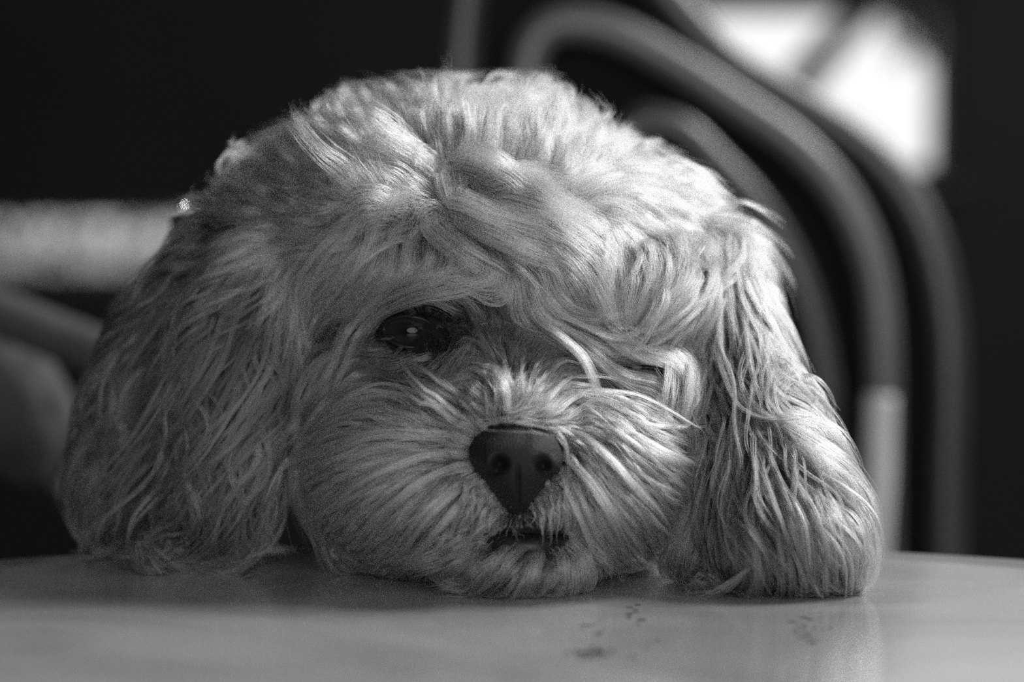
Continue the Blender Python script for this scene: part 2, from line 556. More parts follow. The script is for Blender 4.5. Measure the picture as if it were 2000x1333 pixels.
# ------------------------------------------------------------------ nose
def make_nose():
    outline = [(1010, 828), (1055, 836), (1085, 858), (1098, 890), (1094, 918), (1080, 930), (1066, 940), (1055, 958), (1040, 982), (1022, 1000), (1010, 1006), (996, 1000),
               (978, 982), (962, 958), (950, 938), (936, 926), (922, 908), (916, 886), (926, 858), (960, 836)]
    pts = catmull([Vector((x, y, 0)) for x, y in outline + outline[:1]], 97)[:-1]
    cx, cy = 1008, 905
    R = 34
    bm = bmesh.new()
    yf = -0.022
    rings = []

    def depth(x, y, r):
        d = 0.011 * (r ** 3.2)                      # dome
        d += 0.005 * max(0, (y - 925) / 80) ** 1.3           # lower lip of the pad slopes back
        d += 0.004 * max(0, (880 - y) / 50) ** 2     # top rolls back
        for s, nx, ny in ((-1, 976, 906), (1, 1060, 910)):
            # comma-shaped nostril: round hole and a slit running outwards and down
            e = math.exp(-(((x - nx) / 14) ** 2 + ((y - ny) / 13) ** 2) ** 1.3)
            d += 0.009 * e
            e2 = math.exp(-(((x - (nx + s * 18)) / 20) ** 2 + ((y - (ny + 17)) / 6) ** 2))
            d += 0.004 * e2
            # wing bulge
            d -= 0.0022 * math.exp(-(((x - (nx + s * 22)) / 16) ** 2 + ((y - (ny - 4)) / 14) ** 2))
        d += 0.0022 * math.exp(-((x - 1012) / 5) ** 2) * min(1, max(0, (y - 905) / 30))
        return d

    c = bm.verts.new(W(cx, cy, yf + depth(cx, cy, 0)))
    for i in range(1, R + 1):
        r = i / R
        ring = []
        for p in pts:
            x, y = cx + (p.x - cx) * r, cy + (p.y - cy) * r
            ring.append(bm.verts.new(W(x, y, yf + depth(x, y, r))))
        rings.append(ring)
    # back rings sink into the muzzle
    for k, (sc, dy) in enumerate(((1.0, .030), (.7, .042))):
        ring = []
        for p in pts:
            x, y = cx + (p.x - cx) * sc, cy + (p.y - cy) * sc
            ring.append(bm.verts.new(W(x, y, yf + dy)))
        rings.append(ring)
    n = len(pts)
    for k in range(n): bm.faces.new((c, rings[0][k], rings[0][(k + 1) % n]))
    for a, b2 in zip(rings, rings[1:]):
        for k in range(n): bm.faces.new((a[k], b2[k], b2[(k + 1) % n], a[(k + 1) % n]))
    bm.faces.new(rings[-1])
    o = from_bm('nose', bm, M_NOSE, dog)
    o['label'] = 'large black nose'
    return o


nose = make_nose()

# ------------------------------------------------------------------ eyes
M_EYE = bpy.data.materials.new('dark_eye')
M_EYE.use_nodes = True
nt = M_EYE.node_tree
b = nt.nodes['Principled BSDF']
tc = nt.nodes.new('ShaderNodeTexCoord')
ln = nt.nodes.new('ShaderNodeVectorMath'); ln.operation = 'LENGTH'
mp = nt.nodes.new('ShaderNodeMapping'); mp.inputs['Scale'].default_value = (1, 0, 1)
nt.links.new(tc.outputs['Object'], mp.inputs['Vector']); nt.links.new(mp.outputs['Vector'], ln.inputs[0])
rp = nt.nodes.new('ShaderNodeValToRGB')
rp.color_ramp.elements[0].position = 0.0030; rp.color_ramp.elements[0].color = (.002, .002, .002, 1)
e = rp.color_ramp.elements[1]; e.position = 0.0036; e.color = (.010, .010, .010, 1)
e = rp.color_ramp.elements.new(0.0068); e.color = (.012, .012, .012, 1)
e = rp.color_ramp.elements.new(0.0074); e.color = (.02, .02, .02, 1)
nt.links.new(ln.outputs['Value'], rp.inputs['Fac']); nt.links.new(rp.outputs['Color'], b.inputs['Base Color'])
b.inputs['Roughness'].default_value = 0.06
b.inputs['Specular IOR Level'].default_value = 0.16


def make_eye(px, py, y, rad, tilt, wpx, hpx, label=None):
    c = W(px, py, y)
    me = bpy.data.meshes.new('eye')
    bm = bmesh.new()
    bmesh.ops.create_uvsphere(bm, u_segments=40, v_segments=24, radius=rad)
    bmesh.ops.rotate(bm, cent=(0, 0, 0), matrix=Matrix.Rotation(math.pi / 2, 3, 'X'), verts=bm.verts[:])
    for v in bm.verts:                              # cornea bulge
        rr = math.hypot(v.co.x, v.co.z)
        if v.co.y < 0 and rr < .0075: v.co.y -= .0009 * (1 - (rr / .0075) ** 2)
    bm.to_mesh(me); bm.free()
    o = link('eye', me, M_EYE)
    o.parent = dog
    o.location = c
    if label: o['label'] = label
    # lids: almond ring lying on a slightly larger ball, flaring out into the face
    s = (y - CAM.y) / FPX
    bm = bmesh.new()
    n = 48
    rings = []
    for f, bulge in ((0.93, .0002), (1.0, .0011), (1.10, .0013), (1.25, .0004), (1.5, -.004), (1.8, -.010)):
        ring = []
        for k in range(n):
            a = 2 * math.pi * k / n
            ca, sa = math.cos(a), math.sin(a)
            x = wpx * .5 * s * (abs(ca) ** 0.92) * math.copysign(1, ca)
            z = hpx * .5 * s * (abs(sa) ** 1.25) * math.copysign(1, sa) * (1.05 if sa > 0 else .95)
            if f > 1: x *= 1 + (f - 1) * .55; z *= 1 + (f - 1) * 1.3
            else: x *= f; z *= f
            x, z = x * math.cos(tilt) - z * math.sin(tilt), x * math.sin(tilt) + z * math.cos(tilt)
            rr2 = x * x + z * z
            yy = -math.sqrt(max(rad * rad - rr2, (rad * .25) ** 2)) - bulge
            ring.append(bm.verts.new(c + Vector((x, yy, z))))
        rings.append(ring)
    for r0, r1 in zip(rings, rings[1:]):
        for k in range(n): bm.faces.new((r0[k], r0[(k + 1) % n], r1[(k + 1) % n], r1[k]))
    lid = from_bm('eyelid', bm, M_LID, o)
    lid.matrix_parent_inverse = Matrix.Translation(c).inverted()
    lid['label'] = 'dark eyelid rim'
    return o


h, nrm = surf(803, 650)
EYE_Y = h.y
make_eye(803, 648, EYE_Y + .0055, .0105, math.radians(-7), 108, 56, 'dark glossy open eye')
h2, _ = surf(1238, 716)
make_eye(1238, 718, h2.y + .0085, .0105, math.radians(-4), 104, 46, 'dark eye half hidden by hair')

# dark lips
bm = bmesh.new()
lp = []
for x, y in ((925, 1046), (960, 1058), (1000, 1066), (1045, 1069), (1080, 1064), (1105, 1050)):
    hh, nn = surf(x, y)
    lp.append(W(x, y, hh.y - .0005))
add_tube(bm, catmull(lp, 24), [.0014 + .0028 * math.sin(math.pi * k / 23) for k in range(24)], 10)
o = from_bm('lower_lip', bm, M_LID, dog)
o['label'] = 'dark lower lip'

# ------------------------------------------------------------------ fur
# region: length, lift, wave amplitude, wave length, hair radius, coat value, lock radius, clump, tip spread, frizz, attract
REG = {
    'crown':  dict(L=.036, lift=.0095, wa=.0010, wl=.030, fly=.05, coat=.62, cv=.22, r0=.0022, cl=.60, sp=.0012, fz=.0004, at=.12),  # crown, temple, brow: top light painted in as a paler coat
    'temple': dict(L=.040, lift=.0080, wa=.0018, wl=.034, coat=.60, cv=.22, r0=.0020, cl=.70, sp=.0006, fz=.0003, at=.35),
    'tuft':   dict(L=.032, lift=.0100, wa=.0008, wl=.034, coat=.86, cv=.12, r0=.0024, cl=.55, sp=.0010, fz=.0004, at=.25),  # palest coat, sunlight on the forelock put into its colour
    'brow':   dict(L=.046, lift=.0065, wa=.0008, wl=.050, coat=.70, cv=.26, r0=.0018, cl=.70, sp=.0005, fz=.0002, at=.45),
    'cheek':  dict(L=.038, lift=.0060, wa=.0008, wl=.040, coat=.48, cv=.28, r0=.0017, cl=.70, sp=.0005, fz=.0002, at=.40),
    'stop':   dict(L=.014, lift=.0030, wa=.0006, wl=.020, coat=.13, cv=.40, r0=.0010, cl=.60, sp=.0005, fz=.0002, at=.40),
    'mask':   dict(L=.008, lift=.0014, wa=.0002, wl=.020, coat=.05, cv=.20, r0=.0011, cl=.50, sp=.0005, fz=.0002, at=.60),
    'muzzle': dict(L=.036, lift=.0055, wa=.0007, wl=.028, coat=.58, cv=.42, r0=.0012, cl=.78, sp=.0004, fz=.00015, at=.40),
    'lip':    dict(L=.014, lift=.0035, wa=.0007, wl=.010, coat=.56, cv=.30, r0=.0008, cl=.85, sp=.0002, fz=.0001, at=.30),
    'chin':   dict(L=.024, lift=.0040, wa=.0006, wl=.030, coat=.52, cv=.35, r0=.0012, cl=.72, sp=.0005, fz=.0002, at=.30),
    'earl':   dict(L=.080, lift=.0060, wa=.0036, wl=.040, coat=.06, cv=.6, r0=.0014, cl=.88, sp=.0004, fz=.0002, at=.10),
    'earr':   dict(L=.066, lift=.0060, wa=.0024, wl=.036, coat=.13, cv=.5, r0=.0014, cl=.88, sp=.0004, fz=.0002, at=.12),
    'body':   dict(L=.030, lift=.0080, wa=.0015, wl=.030, coat=.50, r0=.0050, cl=.5, sp=.002, fz=.0008, at=.3),
}
S = []


def st(reg, *pts, feat=0, **kw):
    S.append((reg, pts, feat, kw))


# crown
st('crown', (700, 330), (640, 290), (590, 240), (575, 195), feat=40)
st('crown', (760, 330), (720, 270), (700, 220), (690, 185))
st('crown', (850, 330), (830, 260), (810, 200), (795, 155), feat=60)
st('crown', (900, 320), (880, 250), (870, 190), (868, 140), feat=80)
st('crown', (950, 310), (945, 240), (950, 180), (945, 150))
for x in (905, 935, 965, 995, 1020):
    st('crown', (x, 330), (x + (x - 950) * .1, 280), (x + (x - 950) * .3, 225), (x + (x - 950) * .6 + 6, 175), feat=90, fw=.0015, r0=.004)
st('crown', (1000, 320), (1010, 250), (1020, 190), (1010, 160), feat=50)
st('crown', (1060, 380), (1060, 300), (1065, 230), (1075, 165), feat=80)
st('crown', (1090, 390), (1110, 310), (1140, 250), (1140, 190))
st('crown', (1100, 400), (1140, 330), (1190, 280), (1210, 240), feat=40)
st('crown', (1110, 420), (1160, 350), (1220, 310), (1270, 290))
st('crown', (1120, 430), (1180, 370), (1260, 340), (1340, 330), feat=40)
st('crown', (1150, 440), (1230, 380), (1330, 370), (1420, 380))
st('crown', (1180, 460), (1280, 400), (1380, 410), (1470, 450), feat=40)
st('crown', (640, 360), (570, 330), (520, 290), (490, 260))
st('crown', (600, 400), (520, 380), (460, 330), (440, 290))
st('crown', (580, 420), (480, 410), (420, 390), (380, 370))
st('crown', (1300, 430), (1400, 440), (1460, 490), (1490, 560))
# temple
st('temple', (860, 330), (760, 310), (650, 300), (570, 300), (545, 320))
st('temple', (760, 380), (680, 395), (600, 400), (540, 390), (500, 355), feat=120)
st('temple', (700, 360), (640, 370), (590, 365), (555, 340), (545, 310), feat=120)
st('temple', (720, 420), (640, 440), (560, 450), (480, 480))
st('temple', (700, 440), (620, 480), (540, 500), (440, 540), feat=80)
st('temple', (800, 350), (700, 350), (620, 340), (570, 330))
# brow
st('brow', (760, 420), (680, 460), (620, 530), (600, 620), (605, 700), feat=160)
st('brow', (800, 450), (720, 490), (660, 560), (630, 640), (620, 720), feat=120)
st('brow', (850, 480), (760, 520), (700, 590), (660, 680), (650, 760), feat=120)
st('brow', (900, 500), (820, 540), (750, 590), (700, 660), (670, 740), (640, 790), feat=100)
st('brow', (950, 520), (880, 550), (800, 575), (740, 620), (700, 690), feat=90)
st('brow', (1000, 530), (930, 560), (860, 570), (790, 590), (740, 625), (715, 670), feat=80)
st('brow', (760, 430), (800, 480), (860, 520), (900, 540))
st('brow', (720, 400), (740, 440), (770, 490), (780, 520))
# tuft
st('tuft', (880, 330), (920, 345), (965, 370), (1000, 410), (1020, 440), feat=160)
st('tuft', (870, 350), (875, 400), (910, 450), (970, 480), (1040, 500), feat=240)
st('tuft', (900, 350), (910, 400), (950, 440), (1010, 460), (1060, 470), feat=220)
st('tuft', (940, 360), (960, 400), (1010, 430), (1060, 450), feat=200)
st('tuft', (1000, 360), (1030, 390), (1040, 430), (1080, 460), (1140, 495), feat=160)
st('tuft', (800, 430), (770, 410), (745, 415), (740, 440), feat=70)
st('tuft', (760, 400), (725, 375), (690, 345), feat=70)
st('tuft', (840, 340), (780, 320), (730, 335), feat=60)
st('tuft', (850, 420), (820, 400), (790, 395), (765, 420), feat=70)
# right forehead
st('tuft', (1080, 440), (1130, 400), (1200, 400), (1225, 430), feat=90)
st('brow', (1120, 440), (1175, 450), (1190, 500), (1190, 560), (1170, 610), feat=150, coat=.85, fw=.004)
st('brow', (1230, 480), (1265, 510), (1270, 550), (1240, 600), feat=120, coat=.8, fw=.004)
st('brow', (1300, 450), (1330, 500), (1320, 560), (1280, 620), feat=80)
st('brow', (1400, 470), (1400, 530), (1350, 590), (1280, 640), (1200, 670), feat=120)
st('brow', (1440, 480), (1430, 540), (1370, 590), (1300, 620), feat=80)
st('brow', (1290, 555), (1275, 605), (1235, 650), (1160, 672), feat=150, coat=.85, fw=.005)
st('brow', (1050, 520), (1070, 570), (1110, 610), (1180, 620), (1260, 600), feat=80)
st('brow', (1040, 540), (1060, 600), (1110, 650), (1180, 690), (1250, 690), feat=160)
st('brow', (1030, 560), (1050, 620), (1085, 660), (1130, 700), (1150, 740), (1165, 785), feat=150, coat=.75, fw=.006)
st('brow', (1150, 600), (1190, 650), (1230, 680), (1255, 690), feat=120)
# right cheek
st('cheek', (1290, 610), (1312, 680), (1318, 740), (1306, 812), feat=100, fw=.006)
st('cheek', (1320, 610), (1340, 680), (1340, 750), (1320, 810), feat=100)
st('cheek', (1275, 615), (1296, 690), (1300, 760), (1285, 820), feat=90, fw=.006)
st('cheek', (1360, 600), (1365, 680), (1350, 760), feat=40)
# stop
st('stop', (1000, 800), (1005, 740), (1010, 690))
st('stop', (1020, 800), (1040, 740), (1060, 690))
st('stop', (975, 800), (960, 750), (930, 700), (905, 670))
st('stop', (1030, 810), (1075, 760), (1120, 735), (1180, 745))
st('stop', (955, 700), (945, 665), (940, 630))
st('stop', (1120, 720), (1180, 735), (1230, 760))
# mask around the eyes
st('mask', (890, 640), (860, 600), (800, 590), (750, 610))
st('mask', (740, 640), (735, 670), (700, 690))
st('mask', (870, 670), (830, 690), (770, 700), (720, 700))
st('mask', (900, 660), (890, 690), (860, 720))
st('mask', (1190, 710), (1230, 690), (1280, 700))
st('mask', (1190, 735), (1240, 745), (1280, 740))
# muzzle, left of the nose
st('muzzle', (935, 832), (875, 818), (838, 780), (800, 733), feat=170, coat=.9, fw=.005)
st('muzzle', (930, 840), (840, 800), (760, 775), (690, 800), (640, 850), feat=90)
st('muzzle', (920, 850), (830, 830), (740, 820), (660, 850), (610, 910), feat=90)
st('muzzle', (918, 870), (820, 860), (720, 870), (640, 910), (590, 960), feat=90)
st('muzzle', (918, 890), (830, 895), (740, 930), (660, 980), (610, 1010), feat=90)
st('muzzle', (925, 910), (850, 930), (770, 980), (710, 1040), (690, 1085), feat=110)
st('muzzle', (940, 930), (870, 960), (810, 1010), (760, 1070), (730, 1110), feat=110)
st('muzzle', (955, 955), (900, 980), (850, 1030), (810, 1080), (790, 1110), feat=100)
st('muzzle', (970, 970), (930, 1000), (890, 1050), (850, 1090), feat=80)
st('muzzle', (985, 985), (960, 1010), (940, 1040), (900, 1075), feat=60)
st('muzzle', (700, 900), (640, 950), (600, 1000), (640, 1060))
st('muzzle', (740, 1000), (700, 1050), (720, 1090))
st('muzzle', (960, 810), (900, 770), (850, 735), (780, 718), feat=50, coat=.36)
st('muzzle', (992, 815), (990, 770), (970, 742), (935, 724), feat=110, coat=.8, fw=.005)
st('muzzle', (945, 815), (890, 780), (830, 755), (760, 750), feat=50, coat=.40)
# right of the nose
st('muzzle', (1040, 820), (1090, 780), (1150, 768), (1220, 800), (1280, 842), (1314, 832), feat=120)
st('muzzle', (1080, 840), (1140, 830), (1220, 870), (1290, 930), (1345, 970), feat=120)
st('muzzle', (1095, 860), (1160, 880), (1220, 940), (1280, 1010), (1290, 1050), feat=120)
st('muzzle', (1097, 890), (1150, 930), (1200, 1000), (1240, 1070), (1270, 1105), feat=120)
st('muzzle', (1095, 910), (1130, 960), (1170, 1040), (1200, 1090), feat=100)
st('muzzle', (1180, 830), (1250, 880), (1300, 920), (1330, 950), feat=80)
st('muzzle', (1060, 830), (1130, 805), (1200, 840), (1260, 890), feat=80)
st('muzzle', (1045, 812), (1085, 765), (1140, 755), (1190, 775), feat=60, coat=.4)
st('muzzle', (1190, 820), (1250, 850), (1290, 850), (1322, 826), feat=110)
st('muzzle', (1210, 860), (1260, 900), (1310, 930), (1352, 972), feat=130)
st('muzzle', (1220, 900), (1270, 930), (1320, 950), (1350, 966), feat=90)
st('muzzle', (1180, 960), (1220, 1020), (1250, 1070), (1276, 1112), feat=110)
st('muzzle', (1200, 950), (1250, 1000), (1285, 1040), (1298, 1062), feat=90)
st('muzzle', (1150, 980), (1190, 1040), (1225, 1080), (1244, 1104), feat=90)
st('muzzle', (720, 1010), (690, 1050), (690, 1080), (704, 1100), feat=90)
st('muzzle', (680, 880), (620, 900), (590, 940), (578, 972), feat=90)
# lips: short crimped moustache
for k in range(7):
    t = k / 8
    x0, y0 = 940 + 55 * t, 925 + 68 * t
    st('lip', (x0, y0), (x0 - 22 + 8 * t, y0 + 10), (x0 - 34 + 14 * t, y0 + 34), (x0 - 60 + 40 * t, y0 + 66 - 30 * t), feat=60)
for k in range(7):
    t = k / 8
    x0, y0 = 1082 - 54 * t, 932 + 58 * t
    st('lip', (x0, y0), (x0 + 16 - 8 * t, y0 + 18), (x0 + 28 - 12 * t, y0 + 50 - 16 * t), (x0 + 18 - 8 * t, y0 + 102 - 60 * t), feat=60)
for k in range(12):
    x = 945 + 13 * k
    y = 1052 + 16 * math.sin(math.pi * k / 11)
    st('mask', (x, y + 8), (x - 3, y + 20), (x - 8, y + 36), feat=18, L=.010)
for k in range(30):
    a = 2 * math.pi * k / 30
    ca, sa = math.cos(a), math.sin(a)
    e0, e1 = 1.12, 1.75
    st('mask', (805 + 62 * e0 * ca, 650 - 34 * e0 * sa), (805 + 62 * 1.4 * ca - 12 * abs(sa), 650 - 38 * 1.45 * sa), (805 + 62 * e1 * ca - 26 * abs(sa), 652 - 36 * 1.9 * sa), feat=30, coat=.04)
for x in (982, 992, 1000, 1008, 1016, 1024, 1034):
    st('lip', (x, 1000), (x + (x - 1008) * .25, 1008), (x + (x - 1008) * .6, 1016), (x + (x - 1008) * .8, 1024), feat=14, coat=.22)
st('muzzle', (925, 842), (968, 824), (1015, 820), (1052, 832), feat=16, coat=.8, fw=.016, r0=.0006)
st('muzzle', (1025, 824), (1066, 842), (1096, 882), (1104, 935), feat=12, coat=.8, fw=.016, r0=.0005)
# hair round the open eye: fringe above, lashes, tear hair below
for pts in (((905, 618), (858, 590), (795, 585), (742, 612), (712, 662)), ((908, 602), (855, 574), (790, 570), (735, 598), (700, 650)), ((915, 588), (870, 560), (800, 556), (735, 585), (690, 640)),
            ((930, 640), (920, 600), (880, 570), (830, 560)), ((945, 650), (935, 605), (905, 575)), ((770, 600), (742, 630), (725, 668))):
    st('brow', *pts, feat=26, coat=.30)
for pts in (((880, 690), (850, 724), (800, 736)), ((850, 700), (800, 712), (735, 705)), ((900, 676), (896, 704), (868, 738)), ((930, 668), (915, 700), (905, 730)), ((770, 690), (735, 694), (700, 684)), ((820, 704), (770, 722), (715, 722))):
    st('cheek', *pts, feat=24, coat=.20)
# chin
st('chin', (1000, 1078), (960, 1102), (900, 1130), (840, 1148), feat=80)
st('chin', (1030, 1080), (1000, 1110), (950, 1142), (890, 1158), feat=80)
st('chin', (1050, 1078), (1040, 1110), (1020, 1145), (1000, 1166), feat=80)
st('chin', (1080, 1075), (1100, 1100), (1090, 1140), (1050, 1164), feat=80)
st('chin', (960, 1072), (900, 1090), (840, 1110), (790, 1122), feat=70)
st('chin', (1100, 1065), (1140, 1095), (1125, 1130), (1100, 1150), feat=60)
st('chin', (1130, 1040), (1160, 1080), (1190, 1105), feat=60)
# left cheek
st('cheek', (700, 700), (650, 770), (600, 830), (545, 855), feat=120)
st('cheek', (720, 740), (660, 790), (600, 840), (560, 880), feat=100)
st('cheek', (650, 620), (620, 700), (590, 780), (565, 830), feat=80)
st('cheek', (600, 600), (580, 690), (590, 770), (570, 840), feat=60)
# ear on the left of the picture
st('earl', (560, 450), (470, 480), (390, 550), (300, 640), (230, 760), (150, 900), (110, 980), feat=120)
st('earl', (560, 470), (480, 520), (420, 600), (360, 700), (290, 800), (220, 900), (150, 1000), feat=120)
st('earl', (570, 490), (500, 550), (450, 640), (410, 740), (350, 850), (270, 930), (200, 1010), feat=120)
st('earl', (575, 510), (530, 570), (490, 650), (460, 740), (420, 820), (360, 890), (320, 960), feat=110)
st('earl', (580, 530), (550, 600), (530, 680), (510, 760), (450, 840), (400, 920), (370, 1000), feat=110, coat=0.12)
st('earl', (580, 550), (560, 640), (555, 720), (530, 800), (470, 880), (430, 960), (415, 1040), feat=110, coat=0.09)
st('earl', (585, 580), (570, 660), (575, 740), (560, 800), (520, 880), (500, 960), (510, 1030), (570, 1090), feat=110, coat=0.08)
st('earl', (540, 430), (440, 450), (370, 470), (300, 540), (215, 640), feat=110)
st('earl', (500, 540), (440, 640), (400, 720), (330, 850), (240, 960), (210, 1050), feat=100)
st('earl', (450, 860), (380, 930), (385, 1000), (340, 1030), (262, 1045), feat=90)
st('earl', (480, 900), (490, 1000), (500, 1040), (460, 1080), (400, 1084), feat=24)
st('earl', (520, 560), (470, 600), (420, 610), (380, 650), (370, 720), feat=90)
st('earl', (540, 600), (510, 690), (540, 760), (490, 830), (480, 890), feat=90, coat=0.10)
st('earl', (560, 640), (545, 720), (500, 790), (440, 860), (380, 900), feat=90, coat=0.10)
for k in range(16):
    x0 = 250 + 16 * k + random.uniform(-14, 14); y0 = 760 + random.uniform(-120, 90)
    x1 = x0 - 170 + 10 * k + random.uniform(-30, 30)
    w = random.choice((-1, 1)) * random.uniform(14, 30)
    st('earl', (x0, y0), (x0 * .7 + x1 * .3 + w, y0 + 90), (x0 * .35 + x1 * .65 - w, y0 + 180), (max(155, x1 + w * .6), min(1075, y0 + 275)), feat=60, coat=random.uniform(.08, .22))
# ear on the right of the picture
st('earr', (1420, 540), (1470, 590), (1510, 660), (1535, 740), (1500, 805), feat=200, coat=0.48)  # pale coat on the outer locks paints the edge light
st('earr', (1400, 560), (1440, 620), (1460, 700), (1470, 780), (1480, 830), feat=120)
st('earr', (1380, 580), (1400, 650), (1420, 740), (1470, 810), (1560, 840), (1640, 890), (1690, 980), feat=160)
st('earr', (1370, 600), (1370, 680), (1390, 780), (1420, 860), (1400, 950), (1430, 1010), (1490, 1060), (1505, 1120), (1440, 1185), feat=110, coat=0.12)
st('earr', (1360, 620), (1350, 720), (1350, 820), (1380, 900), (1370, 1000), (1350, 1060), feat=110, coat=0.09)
st('earr', (1480, 830), (1485, 920), (1490, 1000), (1530, 1050), feat=70)
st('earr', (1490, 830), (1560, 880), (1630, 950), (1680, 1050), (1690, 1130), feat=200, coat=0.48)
st('earr', (1490, 840), (1540, 930), (1590, 1020), (1620, 1110), (1645, 1180), feat=160)
st('earr', (1480, 860), (1510, 960), (1560, 1060), (1590, 1150), (1610, 1190), feat=120)
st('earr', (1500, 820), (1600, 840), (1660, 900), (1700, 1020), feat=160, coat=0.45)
st('earr', (1340, 700), (1335, 800), (1340, 900), (1330, 1000), (1290, 1090), feat=100, coat=0.07)  # dark coat on the inner locks paints the shaded gap beside the cheek
st('earr', (1410, 900), (1440, 1000), (1470, 1080), (1420, 1140), (1330, 1192), feat=90)
st('earr', (1490, 800), (1550, 745), (1600, 765), (1612, 800), (1590, 830), feat=70)
st('earr', (1540, 1110), (1560, 1180), (1600, 1208), (1630, 1204), feat=60)
st('earr', (1390, 590), (1410, 690), (1440, 800), (1450, 900), (1455, 980), feat=110)
st('earr', (1365, 780), (1400, 860), (1380, 960), (1400, 1040), (1360, 1110), feat=90, coat=0.09)

GUIDE = []      # (pos, tangent, region, kw)
FEATS = []
for reg, pts, feat, kw in S:
    n = max(5, len(pts) * 3)
    P2 = catmull([Vector((x, y, 0)) for x, y in pts], n)
    lift = REG[reg]['lift']
    P3, N3 = [], []
    y_last = None
    for i, p in enumerate(P2):
        hit, nn = surf(p.x, p.y)
        s = i / (n - 1)
        if hit is not None and (y_last is None or abs(hit.y - y_last) < .03):
            P3.append(hit + nn * (0.0 if i == 0 else lift * min(1.0, s * 2.2) * 1.0))
            # keep the point on its own sight line while lifting it towards the viewer
            q = W(p.x, p.y, P3[-1].y)
            P3[-1] = q
            N3.append(nn); y_last = hit.y
        elif y_last is not None:
            q = W(p.x, p.y, P3[-1].y)
            P3.append(q); N3.append(N3[-1].lerp(Vector((0, -1, .2)), .3).normalized())
        else:
            # root off the body: slide to the closest skin point
            q = W(p.x, p.y, .08)
            l, nn, _, _ = bvh.find_nearest(q)
            P3.append(l); N3.append(nn); y_last = l.y
    for i in range(n):
        t = (P3[min(i + 1, n - 1)] - P3[max(i - 1, 0)])
        if t.length > 1e-6: GUIDE.append((P3[i], t.normalized(), reg, kw))
    fw = kw.pop('fw', .003 if reg == 'brow' and 'coat' not in kw else 0)
    if fw: P3 = [q + (CAM - q).normalized() * fw * min(1, 3 * i / len(P3)) for i, q in enumerate(P3)]
    if feat: FEATS.append((reg, [q + nn * (.0036 * min(1, 2 * i / len(P3))) for i, (q, nn) in enumerate(zip(P3, N3))] if reg == 'lip' else [q + nn * (.004 * min(1, 2 * i / len(P3))) for i, (q, nn) in enumerate(zip(P3, N3))] if reg == 'tuft' else [q + nn * (.0026 * min(1, 2 * i / len(P3))) for i, (q, nn) in enumerate(zip(P3, N3))] if reg == 'muzzle' else P3, N3, feat, kw))

kd = KDTree(len(GUIDE))
for i, g in enumerate(GUIDE): kd.insert(g[0], i)
kd.balance()
HEADC = Vector((0, .09, TT + .07))


def flow(p, n):
    acc = Vector((0, 0, 0)); best = None
    cand, cw, ca, cs = [], [], 0.0, 0.0
    for co, i, d in kd.find_n(p, 14):
        w = math.exp(-(d / .011) ** 2) + 1e-9
        if best is None: best = (i, d)
        acc += GUIDE[i][1] * w
        w2 = math.exp(-((d - best[1]) / .004) ** 2)
        cand.append(i); cw.append(w2)
        kc = GUIDE[i][3].get('coat', REG[GUIDE[i][2]]['coat'])
        w3 = math.exp(-((d - best[1]) / .006) ** 2)
        ca += kc * w3; cs += w3
    i, d = best
    if d > .035 or p.y > .16:
        back = (p - HEADC); back.z -= .08; back.y += .05
        acc = back.normalized()
        reg = 'body' if p.y > .12 else 'crown'
        kw = {}
    else:
        i = random.choices(cand, cw)[0]
        reg, kw = GUIDE[i][2], dict(GUIDE[i][3])
        kw['coat'] = ca / cs
    t = acc - n * acc.dot(n)
    if t.length < 1e-5: t = n.orthogonal()
    return t.normalized(), reg, kw


def proj(p):
    d = p - CAM
    c, s = math.cos(PITCH), math.sin(PITCH)
    f = d.y * c - d.z * s
    u = d.y * s + d.z * c
    return 1000 + FPX * d.x / f, 666.5 - FPX * u / f


# undercoat colour of the skin mesh, darkened to paint shade between locks
uc = []
for v in dog_me.vertices:
    _, gi, gd = kd.find(v.co)
    c0 = REG[GUIDE[gi][2]]['coat'] if gd < .03 else .45
    if gd < .03 and 'coat' in GUIDE[gi][3]: c0 = GUIDE[gi][3]['coat']
    x, y = proj(v.co)
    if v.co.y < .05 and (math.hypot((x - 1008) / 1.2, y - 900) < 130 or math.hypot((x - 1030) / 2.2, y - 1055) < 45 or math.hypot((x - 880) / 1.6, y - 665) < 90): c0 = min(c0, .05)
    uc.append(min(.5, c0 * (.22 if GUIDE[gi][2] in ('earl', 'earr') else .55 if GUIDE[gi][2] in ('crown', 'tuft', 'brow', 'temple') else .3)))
dog_me.attributes.new('undercoat', 'FLOAT', 'POINT').data.foreach_set('value', uc)

# sample lock roots on the skin, denser where the photo looks
nv = len(dog_me.polygons)
area = np.empty(nv); dog_me.polygons.foreach_get('area', area)
cen = np.empty(nv * 3); dog_me.polygons.foreach_get('center', cen); cen = cen.reshape(-1, 3)
nor = np.empty(nv * 3); dog_me.polygons.foreach_get('normal', nor); nor = nor.reshape(-1, 3)
view = cen - np.array(CAM); view /= np.linalg.norm(view, axis=1)[:, None]
facing = -(view * nor).sum(1)
wgt = area * np.where(facing > -.25, 1.0, .12)
behind = (cen[:, 1] > .17) | (cen[:, 2] < TT - .02)
wgt *= np.where(behind, .02, 1.0)
ear_zone = np.array([flow(Vector(c), Vector(n_))[1] in ('earl', 'earr') if w > 0 else False for c, n_, w in zip(cen, nor, np.where(facing > -.25, 1, 0))])
wgt *= np.where(ear_zone, .40, 1.0)
px_ = 1000 + FPX * cen[:, 0] / (cen[:, 1] - CAM.y)
face_zone = (cen[:, 1] < .055) & (facing > -.25) & ~ear_zone
wgt *= np.where(face_zone, 2.0, 1.0)
wgt *= np.where((cen[:, 1] < .012) & (np.abs(px_ - 1008) < 110), 2.2, 1.0)
NL = 26000
idx = rng.choice(nv, NL, p=wgt / wgt.sum())


